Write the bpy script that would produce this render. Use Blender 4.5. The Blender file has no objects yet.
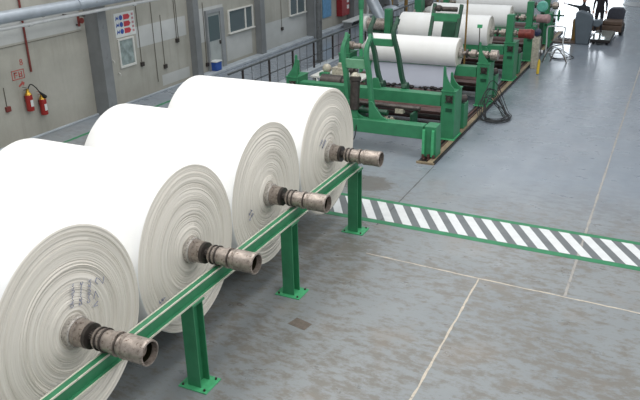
import bpy, bmesh, math, random
from mathutils import Vector, Matrix
random.seed(7)
PI = math.pi
sc = bpy.context.scene
COL = sc.collection

# ------------------------------------------------------------ camera
f, pitch, yaw, roll = 716.55, 0.3937, -0.4592, -0.021
fw = Vector((math.sin(yaw)*math.cos(pitch), math.cos(yaw)*math.cos(pitch), -math.sin(pitch)))
r = fw.cross(Vector((0, 0, 1))).normalized()
u = r.cross(fw)
r, u = r*math.cos(roll)+u*math.sin(roll), -r*math.sin(roll)+u*math.cos(roll)
cd = bpy.data.cameras.new('camera'); cam = bpy.data.objects.new('camera', cd); COL.objects.link(cam)
M = Matrix((r, u, -fw)).transposed().to_4x4(); M.translation = (0, 0, 5.6)
cam.matrix_world = M
cd.sensor_width = 36; cd.lens = 36*f/640; cd.clip_end = 300
sc.camera = cam

# ------------------------------------------------------------ light
w = bpy.data.worlds.new('world'); sc.world = w; w.use_nodes = True
bg = w.node_tree.nodes['Background']
bg.inputs[0].default_value = (0.87, 0.93, 1.0, 1); bg.inputs[1].default_value = 0.58

def area(name, loc, size, energy, rot=(0, 0, 0), col=(1, 1, 1)):
    l = bpy.data.lights.new(name, 'AREA'); l.shape = 'RECTANGLE'; l.size, l.size_y = size
    l.energy = energy; l.color = col
    o = bpy.data.objects.new(name, l); COL.objects.link(o); o.location = loc; o.rotation_euler = rot
    return o
area('skylight_and_fill', (-10.5, 9, 12.5), (4, 22), 1150, (0, math.radians(-12), 0), (1, .98, .95))
area('skylight_and_fill', (-3.5, 9, 13), (3, 24), 800, (0, 0, 0), (1, .98, .95))
area('skylight_and_fill', (5.5, 6, 11), (3, 17), 900, (0, math.radians(38), 0), (1, .98, .95))  # fill light added at the right to brighten the roll end faces
area('skylight_and_fill', (-8, 36, 13), (5, 26), 560, (0, 0, 0), (.93, .97, 1))

vs = sc.view_settings
vs.view_transform = 'Standard'; vs.look = 'None'; vs.exposure = 0.0; vs.gamma = 1.0; vs.use_curve_mapping = False

# ------------------------------------------------------------ materials
def lin(c):
    return tuple((x/255/12.92 if x/255 <= .04045 else ((x/255+.055)/1.055)**2.4) for x in c)+(1,)

class NT:
    def __init__(s, name):
        s.m = bpy.data.materials.new(name); s.m.use_nodes = True
        s.t = s.m.node_tree; s.b = s.t.nodes['Principled BSDF']
        s.co = s.n('ShaderNodeTexCoord').outputs['Object']
    def n(s, typ, **k):
        nd = s.t.nodes.new(typ)
        for a, b in k.items(): setattr(nd, a, b)
        return nd
    def l(s, a, b): s.t.links.new(a, b)
    def mapping(s, scale, rot=(0, 0, 0), loc=(0, 0, 0)):
        m = s.n('ShaderNodeMapping'); m.inputs['Scale'].default_value = scale
        m.inputs['Rotation'].default_value = rot; m.inputs['Location'].default_value = loc
        s.l(s.co, m.inputs[0]); return m.outputs[0]
    def noise(s, vec, scale, detail=4, rough=.55, lac=2):
        n = s.n('ShaderNodeTexNoise'); n.inputs['Scale'].default_value = scale
        n.inputs['Detail'].default_value = detail; n.inputs['Roughness'].default_value = rough
        s.l(vec, n.inputs['Vector']); return n.outputs['Fac']
    def ramp(s, fac, a, b, ca=(0, 0, 0, 1), cb=(1, 1, 1, 1)):
        n = s.n('ShaderNodeValToRGB'); e = n.color_ramp.elements
        e[0].position = a; e[1].position = b; e[0].color = ca; e[1].color = cb
        s.l(fac, n.inputs[0]); return n.outputs[0]
    def mix(s, fac, a, b):
        n = s.n('ShaderNodeMix', data_type='RGBA')
        for v, i in ((fac, 0), (a, 6), (b, 7)):
            if isinstance(v, (int, float)): n.inputs[i].default_value = v
            elif isinstance(v, tuple): n.inputs[i].default_value = v
            else: s.l(v, n.inputs[i])
        return n.outputs[2]
    def math(s, op, a, b):
        n = s.n('ShaderNodeMath', operation=op)
        for v, i in ((a, 0), (b, 1)):
            if isinstance(v, (int, float)): n.inputs[i].default_value = v
            else: s.l(v, n.inputs[i])
        return n.outputs[0]
    def color(s, c):
        if isinstance(c, tuple): s.b.inputs['Base Color'].default_value = c
        else: s.l(c, s.b.inputs['Base Color'])
    def bump(s, h, strength=.3, dist=.01):
        n = s.n('ShaderNodeBump'); n.inputs['Strength'].default_value = strength; n.inputs['Distance'].default_value = dist
        s.l(h, n.inputs['Height']); s.l(n.outputs[0], s.b.inputs['Normal'])

def simple(name, c, rough=.5, metal=0., var=.12, scale=9, dirt=None, amt=.5, em=None):
    t = NT(name); base = lin(c); dk = tuple(x*(1-2*var) for x in base[:3])+(1,)
    n = t.noise(t.mapping((1, 1, 1)), scale)
    out = t.mix(t.ramp(n, .35, .7), base, dk)
    if dirt:
        n2 = t.noise(t.mapping((1, 1, 1), loc=(3, 5, 1)), scale*1.9, 6, .7)
        out = t.mix(t.ramp(n2, amt, amt+.08), out, lin(dirt))
    t.color(out); t.b.inputs['Roughness'].default_value = rough; t.b.inputs['Metallic'].default_value = metal
    return t.m

MT = {}
MT['green'] = simple('green_paint', (56, 132, 92), .45, 0, .10, 5, (120, 125, 105), .70)
MT['green_light'] = simple('bright_green_paint', (78, 178, 122), .5, 0, .1, 14, (120, 120, 95), .66)
MT['green_dark'] = simple('dark_green_paint', (28, 76, 54), .45, 0, .15, 5, (60, 60, 50), .70)
MT['green_pale'] = simple('faded_green_paint', (110, 165, 130), .45, 0, .12, 6, (150, 150, 125), .62)
MT['teal'] = simple('teal_paint', (110, 190, 172), .4)
MT['steel'] = simple('worn_steel', (178, 166, 156), .36, .5, .25, 14, (92, 72, 62), .56)
MT['steel_dark'] = simple('dark_steel', (84, 78, 74), .4, .5, .25, 12, (50, 42, 38), .6)
MT['steel_white'] = simple('paint_splashed_steel', (196, 190, 182), .5, .35, .2, 26, (100, 94, 88), .54)
MT['bore'] = simple('dark_bore', (44, 42, 26), .45, .5, .3, 12)  # even dark tone for the hollow inside of the end sleeve
MT['rust'] = simple('rust_brown_steel', (106, 76, 70), .5, .25, .25, 4, (80, 60, 56), .6)
MT['red_motor'] = simple('red_brown_paint', (128, 52, 44), .45, .1, .2, 8)
MT['dark_red'] = simple('dark_red_paint', (92, 36, 38), .5, .1, .2, 8)
MT['pink_grey'] = simple('dusty_pink_metal', (170, 138, 138), .5, .2, .15, 8)
MT['grey_paint'] = simple('grey_steel_paint', (128, 131, 132), .45, .1, .10, 2.0, (112, 114, 116), .62)
MT['pipe_grey'] = simple('silver_pipe', (176, 184, 192), .38, .35, .10, 3, (140, 142, 144), .64)
MT['white_pipe'] = simple('white_pipe', (206, 208, 208), .45, .05, .08, 5, (150, 145, 138), .66)
MT['rail_grey'] = simple('railing_steel', (104, 108, 110), .5, .3, .2, 6, (70, 52, 44), .58)
MT['rail_dark'] = simple('railing_post_rusty', (66, 58, 56), .6, .2, .3, 8)
MT['red'] = simple('red_enamel', (150, 36, 32), .3, 0, .12, 10)
MT['red_pipe'] = simple('red_conduit', (122, 52, 46), .5, 0, .15, 6)
MT['stencil'] = simple('red_stencil_paint', (176, 84, 78), .7, 0, .1, 20)
MT['blue_print'] = simple('blue_print', (52, 84, 158), .6, 0, .1, 30)
MT['red_print'] = simple('red_print', (188, 62, 72), .6, 0, .1, 30)
MT['pink_print'] = simple('faded_pink_print', (190, 140, 144), .6)
MT['poster_white'] = simple('poster_white', (208, 212, 210), .5, 0, .04, 4)
MT['board_glass'] = simple('board_sheet', (156, 170, 168), .25, 0, .22, 6, (110, 126, 124), .62)
MT['black'] = simple('black_rubber', (30, 30, 32), .6, 0, .2, 8)
MT['cable'] = simple('black_cable', (36, 38, 40), .55, 0, .2, 8)
MT['navy'] = simple('navy_enamel', (40, 48, 78), .4, .1, .15, 8)
MT['conduit_grey'] = simple('grubby_conduit', (104, 100, 90), .6, 0, .2, 8)
MT['worn_edge'] = simple('chipped_pale_edge_paint', (206, 206, 188), .5, 0, .12, 9, (96, 150, 116), .60)
MT['door_grey'] = simple('grey_door_paint', (164, 170, 168), .5, 0, .1, 3)
MT['yellow'] = simple('yellow_paint', (214, 178, 40), .45, 0, .1, 8)
MT['ochre'] = simple('ochre_paint', (150, 118, 62), .55, 0, .2, 6, (100, 80, 54), .6)
MT['brass'] = simple('brass', (200, 160, 60), .3, .8, .1, 9)
MT['blue'] = simple('blue_plastic', (44, 84, 160), .45, 0, .12, 9)
MT['blue_poster'] = simple('blue_sign', (96, 150, 190), .5, 0, .15, 7)
MT['white'] = simple('white_paint', (214, 214, 208), .5, 0, .08, 8, (150, 146, 140), .66)
MT['cream'] = simple('cream_casting', (196, 190, 172), .5, .1, .2, 14, (120, 110, 96), .58)
MT['ink'] = simple('blue_grey_ink', (146, 150, 172), .8, 0, .1, 40)
MT['wood'] = simple('old_timber', (150, 134, 108), .75, 0, .2, 5, (100, 86, 66), .58)
MT['dark_edge'] = simple('greasy_dark_steel', (52, 48, 48), .45, .4, .25, 6)
MT['seat_grey'] = simple('dark_grey_vinyl', (62, 64, 74), .45, 0, .12, 9)
MT['truck_grey'] = simple('slate_grey_enamel', (98, 108, 116), .4, .1, .08, 3)
MT['truck_brown'] = simple('brown_boards', (98, 78, 64), .6, 0, .2, 6)
MT['cloth_dark'] = simple('dark_work_cloth', (34, 30, 36), .85, 0, .15, 12)
MT['cloth_grey'] = simple('charcoal_cloth', (48, 52, 58), .85, 0, .15, 12)
MT['skin'] = simple('skin', (176, 128, 104), .55, 0, .05, 8)
MT['hair'] = simple('hair', (28, 24, 22), .6, 0, .1, 20)
MT['lamp_red'] = simple('red_cabinet_paint', (140, 34, 40), .4, 0, .1, 5)
MT['plate'] = simple('polished_plate', (190, 200, 196), .12, .5, .12, 2.2, (70, 110, 80), .60)
MT['web'] = simple('grey_paper_web', (156, 160, 172), .6, 0, .05, 1.2)
MT['stripe'] = simple('white_floor_paint', (222, 224, 224), .5, 0, .05, 6, (168, 168, 166), .70)
MT['line_green'] = simple('green_floor_paint', (44, 130, 86), .5, 0, .12, 4, (96, 128, 112), .68)
MT['band_grey'] = simple('dark_grey_floor_paint', (112, 116, 118), .45, 0, .12, 3, (128, 126, 122), .62)
MT['joint'] = simple('pale_joint_filler', (204, 194, 178), .8, 0, .12, 14, (128, 120, 110), .60)
MT['joint_thin'] = simple('thin_joint_filler', (168, 164, 158), .8, 0, .1, 6, (138, 138, 138), .55)
MT['joint_dark'] = simple('dark_joint', (104, 106, 108), .8, 0, .1, 6)
MT['patch'] = simple('floor_patch_brown', (118, 108, 98), .7, 0, .2, 12)

def glass_mat():
    t = NT('window_glass'); t.color((.10, .13, .14, 1)); t.b.inputs['Roughness'].default_value = .12
    t.b.inputs['Metallic'].default_value = 0; t.b.inputs['Specular IOR Level'].default_value = .6
    return t.m
MT['glass'] = glass_mat()

# floor: grey-blue paint worn through to concrete
def floor_mat():
    t = NT('worn_painted_floor')
    big = t.noise(t.mapping((1, 1, 1)), .35, 3)
    base = t.mix(t.ramp(big, .35, .65), lin((127, 132, 134)), lin((138, 142, 143)))
    lay = t.noise(t.mapping((.9, 1.7, 1), rot=(0, 0, .15)), 4.2, 10, .74)
    zone = t.noise(t.mapping((1, 1, 1), loc=(7, 3, 0)), .42, 2)
    fac = t.math('ADD', lay, t.math('MULTIPLY', zone, .42))
    base = t.mix(t.ramp(fac, .68, .80), base, lin((118, 115, 109)))
    d = t.noise(t.mapping((1.2, 2.6, 1), loc=(2, 9, 0)), 6.5, 8, .72)
    base = t.mix(t.math('MULTIPLY', t.ramp(d, .58, .66), .6), base, lin((104, 101, 97)))
    br = t.noise(t.mapping((1, 1, 1), loc=(11, 4, 0)), .8, 5, .6)
    base = t.mix(t.math('MULTIPLY', t.ramp(br, .55, .72), .38), base, lin((140, 126, 110)))
    sx = t.n('ShaderNodeSeparateXYZ'); t.l(t.co, sx.inputs[0])
    # bluish lift down the aisle and between the machines, painted in as floor glare
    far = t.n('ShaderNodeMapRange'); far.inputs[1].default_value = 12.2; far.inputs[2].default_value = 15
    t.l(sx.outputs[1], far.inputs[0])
    glare_tint = t.mix(t.ramp(t.noise(t.mapping((1.6, .5, 1)), 1.3, 6, .6), .4, .75), lin((126, 136, 148)), lin((144, 152, 162)))
    base = t.mix(t.math('MULTIPLY', far.outputs[0], .75), base, glare_tint)
    # damp brown stain by the end of the machine track
    vm = t.n('ShaderNodeVectorMath', operation='DISTANCE'); mp = t.mapping((.7, 1, 1)); t.l(mp, vm.inputs[0])
    vm.inputs[1].default_value = (-3.85, 13.35, 0)
    st = t.math('ADD', vm.outputs['Value'], t.math('MULTIPLY', lay, 1.1))
    base = t.mix(t.math('MULTIPLY', t.ramp(st, .95, 1.35, (1, 1, 1, 1), (0, 0, 0, 1)), .75), base, lin((98, 92, 86)))
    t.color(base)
    rr = t.ramp(t.noise(t.mapping((1, 1.5, 1)), 1.8, 6, .65), .3, .75, (.24, .24, .24, 1), (.5, .5, .5, 1))
    fr = t.n('ShaderNodeMapRange'); fr.inputs[1].default_value = 14; fr.inputs[2].default_value = 32
    t.l(sx.outputs[1], fr.inputs[0])
    t.l(t.mix(t.math('MULTIPLY', fr.outputs[0], .8), rr, (.11, .11, .11, 1)), t.b.inputs['Roughness']); t.bump(t.math('MULTIPLY', lay, t.math('SUBTRACT', 1.0, far.outputs[0])), .10, .003)
    t.b.inputs['Specular IOR Level'].default_value = .5
    return t.m
MT['floor'] = floor_mat()

def wall_mat():
    t = NT('old_painted_plaster')
    sx = t.n('ShaderNodeSeparateXYZ'); t.l(t.co, sx.inputs[0]); y, z = sx.outputs[1], sx.outputs[2]
    blot = t.noise(t.mapping((1, .6, .6)), 1.1, 6, .62)
    base = t.mix(t.ramp(blot, .35, .7), lin((174, 172, 163)), lin((152, 151, 141)))
    streak = t.noise(t.mapping((1, 3.2, .22)), 1.6, 6, .6)
    base = t.mix(t.math('MULTIPLY', t.ramp(streak, .5, .72), .2), base, lin((112, 112, 102)))
    # whiter bands over set stretches of the wall
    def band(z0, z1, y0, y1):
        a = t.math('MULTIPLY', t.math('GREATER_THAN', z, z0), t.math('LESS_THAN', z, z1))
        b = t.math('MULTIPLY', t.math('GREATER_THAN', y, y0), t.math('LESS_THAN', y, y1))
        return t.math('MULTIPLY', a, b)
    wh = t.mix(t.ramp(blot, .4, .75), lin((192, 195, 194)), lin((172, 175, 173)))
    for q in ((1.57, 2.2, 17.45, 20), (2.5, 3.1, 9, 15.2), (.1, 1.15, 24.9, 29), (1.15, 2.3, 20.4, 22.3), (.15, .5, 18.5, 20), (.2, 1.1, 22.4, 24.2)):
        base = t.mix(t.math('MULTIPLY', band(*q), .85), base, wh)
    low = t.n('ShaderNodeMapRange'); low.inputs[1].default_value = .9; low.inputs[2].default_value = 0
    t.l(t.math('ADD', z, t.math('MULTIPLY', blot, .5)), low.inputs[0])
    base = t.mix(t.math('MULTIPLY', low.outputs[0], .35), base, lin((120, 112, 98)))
    t.color(base); t.b.inputs['Roughness'].default_value = .75; t.bump(blot, .15, .01)
    return t.m
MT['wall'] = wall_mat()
MT['curb'] = simple('pale_curb_paint', (176, 184, 190), .6, 0, .12, 2, (140, 142, 144), .6)
MT['concrete'] = simple('grey_concrete', (140, 144, 146), .7, 0, .1, 2, (118, 120, 120), .6)

def paper_barrel():
    t = NT('white_paper_surface')
    n = t.noise(t.mapping((2.2, .5, .5)), 1.6, 4)
    t.color(t.mix(t.ramp(n, .3, .7), lin((238, 238, 236)), lin((233, 232, 229))))
    t.b.inputs['Roughness'].default_value = .7; t.b.inputs['Specular IOR Level'].default_value = .25
    t.bump(n, .1, .01); return t.m
def paper_edge():
    t = NT('layered_paper_edge')
    sx = t.n('ShaderNodeSeparateXYZ'); t.l(t.co, sx.inputs[0])
    cx = t.n('ShaderNodeCombineXYZ'); t.l(sx.outputs[1], cx.inputs[0]); t.l(sx.outputs[2], cx.inputs[1])
    wob = t.noise(t.mapping((1, 1, 1)), 1.6, 2)
    ln = t.n('ShaderNodeVectorMath', operation='LENGTH'); t.l(cx.outputs[0], ln.inputs[0])
    rad = t.math('ADD', ln.outputs['Value'], t.math('MULTIPLY', wob, .05))
    n1 = t.n('ShaderNodeTexNoise', noise_dimensions='1D'); n1.inputs['Scale'].default_value = 26; n1.inputs['Detail'].default_value = 6
    n1.inputs['Roughness'].default_value = .7; t.l(rad, n1.inputs['W'])
    base = t.mix(t.ramp(n1.outputs['Fac'], .36, .64), lin((214, 208, 197)), lin((225, 220, 210)))
    t.color(base); t.b.inputs['Roughness'].default_value = .85; t.b.inputs['Specular IOR Level'].default_value = .15
    t.bump(n1.outputs['Fac'], .28, .015); return t.m
MT['barrel'] = paper_barrel(); MT['edge'] = paper_edge()

# ------------------------------------------------------------ mesh builder
class MB:
    def __init__(s): s.bm = bmesh.new(); s.bev = 0
    def box(s, x0, x1, y0, y1, z0, z1, taper=None):
        v = [s.bm.verts.new(p) for p in ((x0, y0, z0), (x1, y0, z0), (x1, y1, z0), (x0, y1, z0), (x0, y0, z1), (x1, y0, z1), (x1, y1, z1), (x0, y1, z1))]
        for q in ((0, 3, 2, 1), (4, 5, 6, 7), (0, 1, 5, 4), (1, 2, 6, 5), (2, 3, 7, 6), (3, 0, 4, 7)):
            s.bm.faces.new([v[i] for i in q])
        return s
    def bar(s, a, b, wx, wy):
        """rectangular bar between two points"""
        a, b = Vector(a), Vector(b); d = (b-a).normalized()
        ref = Vector((0, 0, 1)) if abs(d.z) < .8 else Vector((0, 1, 0))
        e1 = d.cross(ref).normalized(); e2 = e1.cross(d)
        v = []
        for p in (a, b):
            for i, j in ((-1, -1), (1, -1), (1, 1), (-1, 1)):
                v.append(s.bm.verts.new(p+e1*i*wx/2+e2*j*wy/2))
        for q in ((0, 3, 2, 1), (4, 5, 6, 7), (0, 1, 5, 4), (1, 2, 6, 5), (2, 3, 7, 6), (3, 0, 4, 7)):
            s.bm.faces.new([v[i] for i in q])
        return s
    def lathe(s, a, d, prof, n=32, cap=True):
        """profile [(t, r)] along direction d from a"""
        a, d = Vector(a), Vector(d).normalized()
        ref = Vector((0, 0, 1)) if abs(d.z) < .8 else Vector((0, 1, 0))
        e1 = d.cross(ref).normalized(); e2 = e1.cross(d)
        rings = []
        for t, r_ in prof:
            rings.append([s.bm.verts.new(a+d*t+(e1*math.cos(2*PI*k/n)+e2*math.sin(2*PI*k/n))*r_) for k in range(n)])
        for A, B in zip(rings, rings[1:]):
            for k in range(n):
                s.bm.faces.new((A[k], A[(k+1) % n], B[(k+1) % n], B[k]))
        if cap:
            s.bm.faces.new(list(reversed(rings[0]))); s.bm.faces.new(rings[-1])
        return s
    def cyl(s, a, b, r_, n=20):
        a, b = Vector(a), Vector(b); L = (b-a).length
        return s.lathe(a, b-a, [(0, r_), (L, r_)], n)
    def tube(s, pts, r_, n=8, closed=False):
        pts = [Vector(p) for p in pts]; rings = []; N = len(pts)
        e1 = None
        for i, p in enumerate(pts):
            d = (pts[min(i+1, N-1)]-pts[max(i-1, 0)])
            d = d.normalized() if d.length > 1e-9 else Vector((0, 0, 1))
            if e1 is None:
                ref = Vector((0, 0, 1)) if abs(d.z) < .8 else Vector((0, 1, 0)); e1 = d.cross(ref).normalized()
            else:
                e1 = (e1-d*e1.dot(d)).normalized()
            e2 = e1.cross(d)
            rings.append([s.bm.verts.new(p+(e1*math.cos(2*PI*k/n)+e2*math.sin(2*PI*k/n))*r_) for k in range(n)])
        for A, B in zip(rings, rings[1:]):
            for k in range(n): s.bm.faces.new((A[k], A[(k+1) % n], B[(k+1) % n], B[k]))
        s.bm.faces.new(list(reversed(rings[0]))); s.bm.faces.new(rings[-1])
        return s
    def prism(s, pts, axis, a0, a1):
        """polygon in the plane normal to axis, extruded a0..a1; pts are the other two coords in order"""
        def P(p, a):
            return {'x': (a, p[0], p[1]), 'y': (p[0], a, p[1]), 'z': (p[0], p[1], a)}[axis]
        A = [s.bm.verts.new(P(p, a0)) for p in pts]; B = [s.bm.verts.new(P(p, a1)) for p in pts]
        s.bm.faces.new(A); s.bm.faces.new(list(reversed(B)))
        for i in range(len(pts)):
            j = (i+1) % len(pts); s.bm.faces.new((A[i], B[i], B[j], A[j]))
        return s
    def ball(s, c, rr, seg=16):
        m = Matrix.Translation(c) @ Matrix.Diagonal((rr[0], rr[1], rr[2], 1))
        bmesh.ops.create_uvsphere(s.bm, u_segments=seg, v_segments=seg//2+2, radius=1, matrix=m); return s
    def bevel(s, w=.008):
        s.bev = w; return s
    def build(s, name, mat, parent=None, angle=35):
        bm = s.bm
        bmesh.ops.recalc_face_normals(bm, faces=bm.faces)
        me = bpy.data.meshes.new(name); bm.to_mesh(me); bm.free()
        me.materials.append(MT[mat] if isinstance(mat, str) else mat)
        me.shade_smooth(); me.set_sharp_from_angle(angle=math.radians(angle))
        o = bpy.data.objects.new(name, me); COL.objects.link(o)
        if parent: o.parent = parent
        if s.bev:
            b = o.modifiers.new('bevel', 'BEVEL'); b.width = s.bev; b.segments = 2; b.limit_method = 'ANGLE'
        return o

def tag(o, label, cat, group=None, kind=None):
    o['label'] = label; o['category'] = cat
    if group: o['group'] = group
    if kind: o['kind'] = kind
    return o
def thing(name, label, cat, loc=(0, 0, 0), rz=0, group=None):
    o = bpy.data.objects.new(name, None); COL.objects.link(o); o.empty_display_size = .2
    o.location = loc; o.rotation_euler = (0, 0, rz); return tag(o, label, cat, group)
def struct(o):
    o['kind'] = 'structure'; return o
def dup(o, parent=None, **k):
    kids = [c for c in bpy.data.objects if c.parent == o]
    c = o.copy(); COL.objects.link(c); c.parent = parent
    for ch in kids: dup(ch, c)
    if 'loc' in k: c.location = k['loc']
    if 'label' in k: c['label'] = k['label']
    return c
def text_mesh(name, body, size, mat, parent, mtx, ext=.004):
    cu = bpy.data.curves.new(name, 'FONT'); cu.body = body; cu.size = size; cu.extrude = ext; cu.align_x = 'CENTER'; cu.align_y = 'CENTER'
    tmp = bpy.data.objects.new('tmp', cu)
    me = bpy.data.meshes.new_from_object(tmp); bpy.data.objects.remove(tmp)
    me.transform(mtx); me.materials.append(MT[mat])
    o = bpy.data.objects.new(name, me); COL.objects.link(o)
    if parent: o.parent = parent
    return o

# ------------------------------------------------------------ the setting
WX = -14.78
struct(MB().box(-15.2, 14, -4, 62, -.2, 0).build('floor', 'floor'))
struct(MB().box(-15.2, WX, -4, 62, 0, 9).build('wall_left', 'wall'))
# far wall with a wide bright doorway
mb = MB(); mb.box(-15.2, -8.8, 62, 62.4, 0, 9); mb.box(-3.9, 14, 62, 62.4, 0, 9); mb.box(-8.8, -3.9, 62, 62.4, 6.6, 9)
struct(mb.build('wall_back', 'poster_white'))
def daylight():
    m = bpy.data.materials.new('daylight_sheet'); m.use_nodes = True; t = m.node_tree
    b = t.nodes['Principled BSDF']; b.inputs['Base Color'].default_value = (.8, .85, .9, 1)
    b.inputs['Emission Color'].default_value = (.86, .93, 1, 1); b.inputs['Emission Strength'].default_value = 4.8
    return m
MT['daylight'] = daylight()
dr = struct(MB().box(-8.8, -3.9, 62.15, 62.2, 0, 6.6).build('door_2', 'daylight'))
# low curb at the foot of the wall
struct(MB().box(WX, -14.42, 20, 50, 0, .10).bevel(.015).build('trim_1', 'curb'))
struct(MB().box(WX, WX+.07, -2, 20, 0, .05).bevel(.01).build('trim_9', 'curb'))
struct(MB().box(-11.75, -11.45, 17, 48, 0, .05).bevel(.01).build('trim_2', 'curb'))

# floor joints
def strip(name, pts, wd, mat, jit=.006, gap=0):
    mb = MB(); P = []
    n = 0
    for (a, b) in zip(pts, pts[1:]):
        a, b = Vector(a), Vector(b); L = (b-a).length; k = max(2, int(L/.12))
        for i in range(k+(1 if b == Vector(pts[-1]) else 0)): P.append(a.lerp(b, i/k))
    vs_ = []
    d = (P[-1]-P[0]).normalized(); e = Vector((-d.y, d.x, 0))
    for p in P:
        o = random.uniform(-jit, jit); ww = wd/2*random.uniform(.55, 1.2)
        vs_.append((mb.bm.verts.new((p.x+e.x*(o+ww), p.y+e.y*(o+ww), .0025)), mb.bm.verts.new((p.x+e.x*(o-ww), p.y+e.y*(o-ww), .0025))))
    for A, B in zip(vs_, vs_[1:]): mb.bm.faces.new((A[0], A[1], B[1], B[0]))
    return struct(mb.build(name, mat))
strip('trim_3', [(-2.21, 10.12, 0), (-2.20, 6, 0), (-2.2, 2, 0)], .035, 'joint')
strip('trim_4', [(-4.2, 10.25, 0), (-2.21, 10.14, 0), (3, 9.95, 0)], .03, 'joint')
strip('trim_5', [(-.89, 10.1, 0), (-.89, 60, 0)], .045, 'joint_thin', .002)
strip('trim_6', [(-4.47, 11.4, 0), (-4.46, 14.9, 0)], .03, 'joint_dark', .003)
strip('trim_7', [(-13.75, 9, 0), (-13.75, 20, 0)], .12, 'line_green', .003)

# hatched walkway band painted on the floor
wb = thing('floor_marking', 'painted walkway band of slanted white stripes between two green lines on grey floor', 'floor marking', (-2.5, 12, 0))
def quad(pts, z, name, mat, par):
    mb = MB(); mb.prism(pts, 'z', 0.0005, z); return mb.build(name, mat, par)
# local coords: x + 2.5, y - 12 ; the band leans very slightly
def BY(x, y): return y-12-.012*(x)
def bq(x0, x1, x2, x3, yb, yt):   # bottom-left, bottom-right, top-right, top-left
    return [(x0, BY(x0, yb)), (x1, BY(x1, yb)), (x2, BY(x2, yt)), (x3, BY(x3, yt))]
quad(bq(-5.1, 5.4, 5.4, -5.1, 11.60, 12.47), .002, 'grey_ground', 'band_grey', wb)
quad(bq(-5.1, 5.4, 5.4, -5.1, 11.46, 11.60), .004, 'border_line', 'line_green', wb)
quad(bq(-5.1, 5.4, 5.4, -5.1, 12.46, 12.57), .004, 'border_line', 'line_green', wb)
for k in range(-13, 14):
    xt = 2.5-1.70+.354*k; xb = xt+.50
    if xt < -5: continue
    if xb+.2 > 5.4: break
    quad(bq(xb, xb+.185, xt+.19, xt, 11.61, 12.455), .0045, 'white_stripe', 'stripe', wb)

# repaired patches
mb = MB(); mb.prism([(-4.38, 7.72), (-4.08, 7.66), (-4.05, 7.85), (-4.33, 7.92)], 'z', 0, .002)
struct(mb.build('trim_8', 'patch'))

# ------------------------------------------------------------ left wall
for i, (y0, y1, dx) in enumerate(((15.36, 15.68, .50), (20.15, 20.42, .26), (24.5, 24.78, .28), (28.9, 29.4, .42), (33.3, 33.8, .42), (37.7, 38.2, .42))):
    lab = ('broad grey steel column at the wall between the fire extinguishers and the framed board',
           'grey steel column on the wall left of the half glazed door',
           'grey steel column on the wall right of the two pane window',
           'grey steel column on the wall next to the narrow blue sign',
           'grey wall column just beyond the red cabinet', 'farthest grey wall column beyond the pipes')[i]
    c = thing('wall_column', lab, 'column', (WX, y0, 0), 0, 'steel columns along the left wall')
    d = y1-y0
    mb = MB(); mb.box(0, dx, 0, .03, 0, 8.8); mb.box(0, dx, d-.03, d, 0, 8.8); mb.box(dx*.0, dx*.5, .03, d-.03, 0, 8.8)
    mb.bevel(.006).build('web_section', 'grey_paint', c)
    MB().box(dx-.03, dx+.01, -.02, d+.02, 0, 8.8).bevel(.01).build('front_flange', 'grey_paint', c)

# door and windows
D0, D1 = 21.2, 21.98
d = struct(MB().box(WX, WX+.05, D0, D1, .11, 2.08).bevel(.01).build('door_1', 'door_grey'))
mb = MB(); mb.box(WX, WX+.10, D0-.09, D0, .1, 2.2); mb.box(WX, WX+.10, D1, D1+.22, .1, 2.2); mb.box(WX, WX+.10, D0, D1, 2.08, 2.2)
mb.bevel(.008).build('door_frame', 'concrete', d)
MB().box(WX+.05, WX+.06, D0+.06, D1-.06, 1.12, 1.98).build('pane', 'glass', d)
MB().box(WX+.06, WX+.10, D1-.12, D1-.07, .95, 1.08).build('door_handle', 'steel_dark', d)
def window(n, y0, y1, z0, z1, mull):
    wn = struct(MB().box(WX+.005, WX+.02, y0, y1, z0, z1).build('window_%d' % n, 'glass'))
    mb = MB(); t = .05
    mb.box(WX, WX+.07, y0-t, y1+t, z1, z1+t); mb.box(WX, WX+.12, y0-t-.03, y1+t+.03, z0-t, z0)
    mb.box(WX, WX+.07, y0-t, y0, z0, z1); mb.box(WX, WX+.07, y1, y1+t, z0, z1)
    for m in mull: mb.box(WX+.02, WX+.06, m-.03, m+.03, z0, z1)
    mb.bevel(.006).build('window_frame', 'white', wn)
    return wn
window(1, 22.62, 24.25, 1.22, 1.98, (23.75,))
window(2, 27.35, 28.7, 1.2, 2.4, (28.0,))

# pipes along the wall
def curve_pts(P, n=6):
    P = [Vector(p) for p in P]; out = []
    for i in range(len(P)-1):
        p0, p1, p2, p3 = P[max(i-1, 0)], P[i], P[i+1], P[min(i+2, len(P)-1)]
        for k in range(n):
            t = k/n
            out.append(.5*((2*p1)+(p2-p0)*t+(2*p0-5*p1+4*p2-p3)*t*t+(3*p1-p0-3*p2+p3)*t**3))
    out.append(P[-1]); return out
pp = thing('duct_pipe', 'thick silver grey pipe running high along the left wall', 'pipe', (-13.98, 10, 3.3))
MB().cyl((0, -8, 0), (0, 9.2, -.02), .145, 28).build('pipe_run', 'pipe_grey', pp)
for y in (-4, .9, 4.35): MB().cyl((0, y-.02, 0), (0, y+.02, 0), .165, 28).build('pipe_joint', 'pipe_grey', pp)
for y in (-2, 3.2, 7): MB().box(-.79, .0, y-.03, y+.03, -.17, -.145).build('pipe_bracket', 'steel_dark', pp)
pw = thing('water_pipe', 'thin white pipe running just under the thick silver pipe', 'pipe', (-14.0, 10, 3.02))
MB().cyl((0, -8, 0), (0, 8.4, .02), .046, 16).build('pipe_run', 'white_pipe', pw)
for y in (-3, 2.75, 6.6): MB().cyl((0, y-.05, 0), (0, y+.05, 0), .055, 16).build('pipe_coupling', 'white_pipe', pw)
for y in (-1, 4.6): MB().box(-.77, 0, y-.02, y+.02, -.07, -.045).build('pipe_bracket', 'steel_dark', pw)
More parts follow.
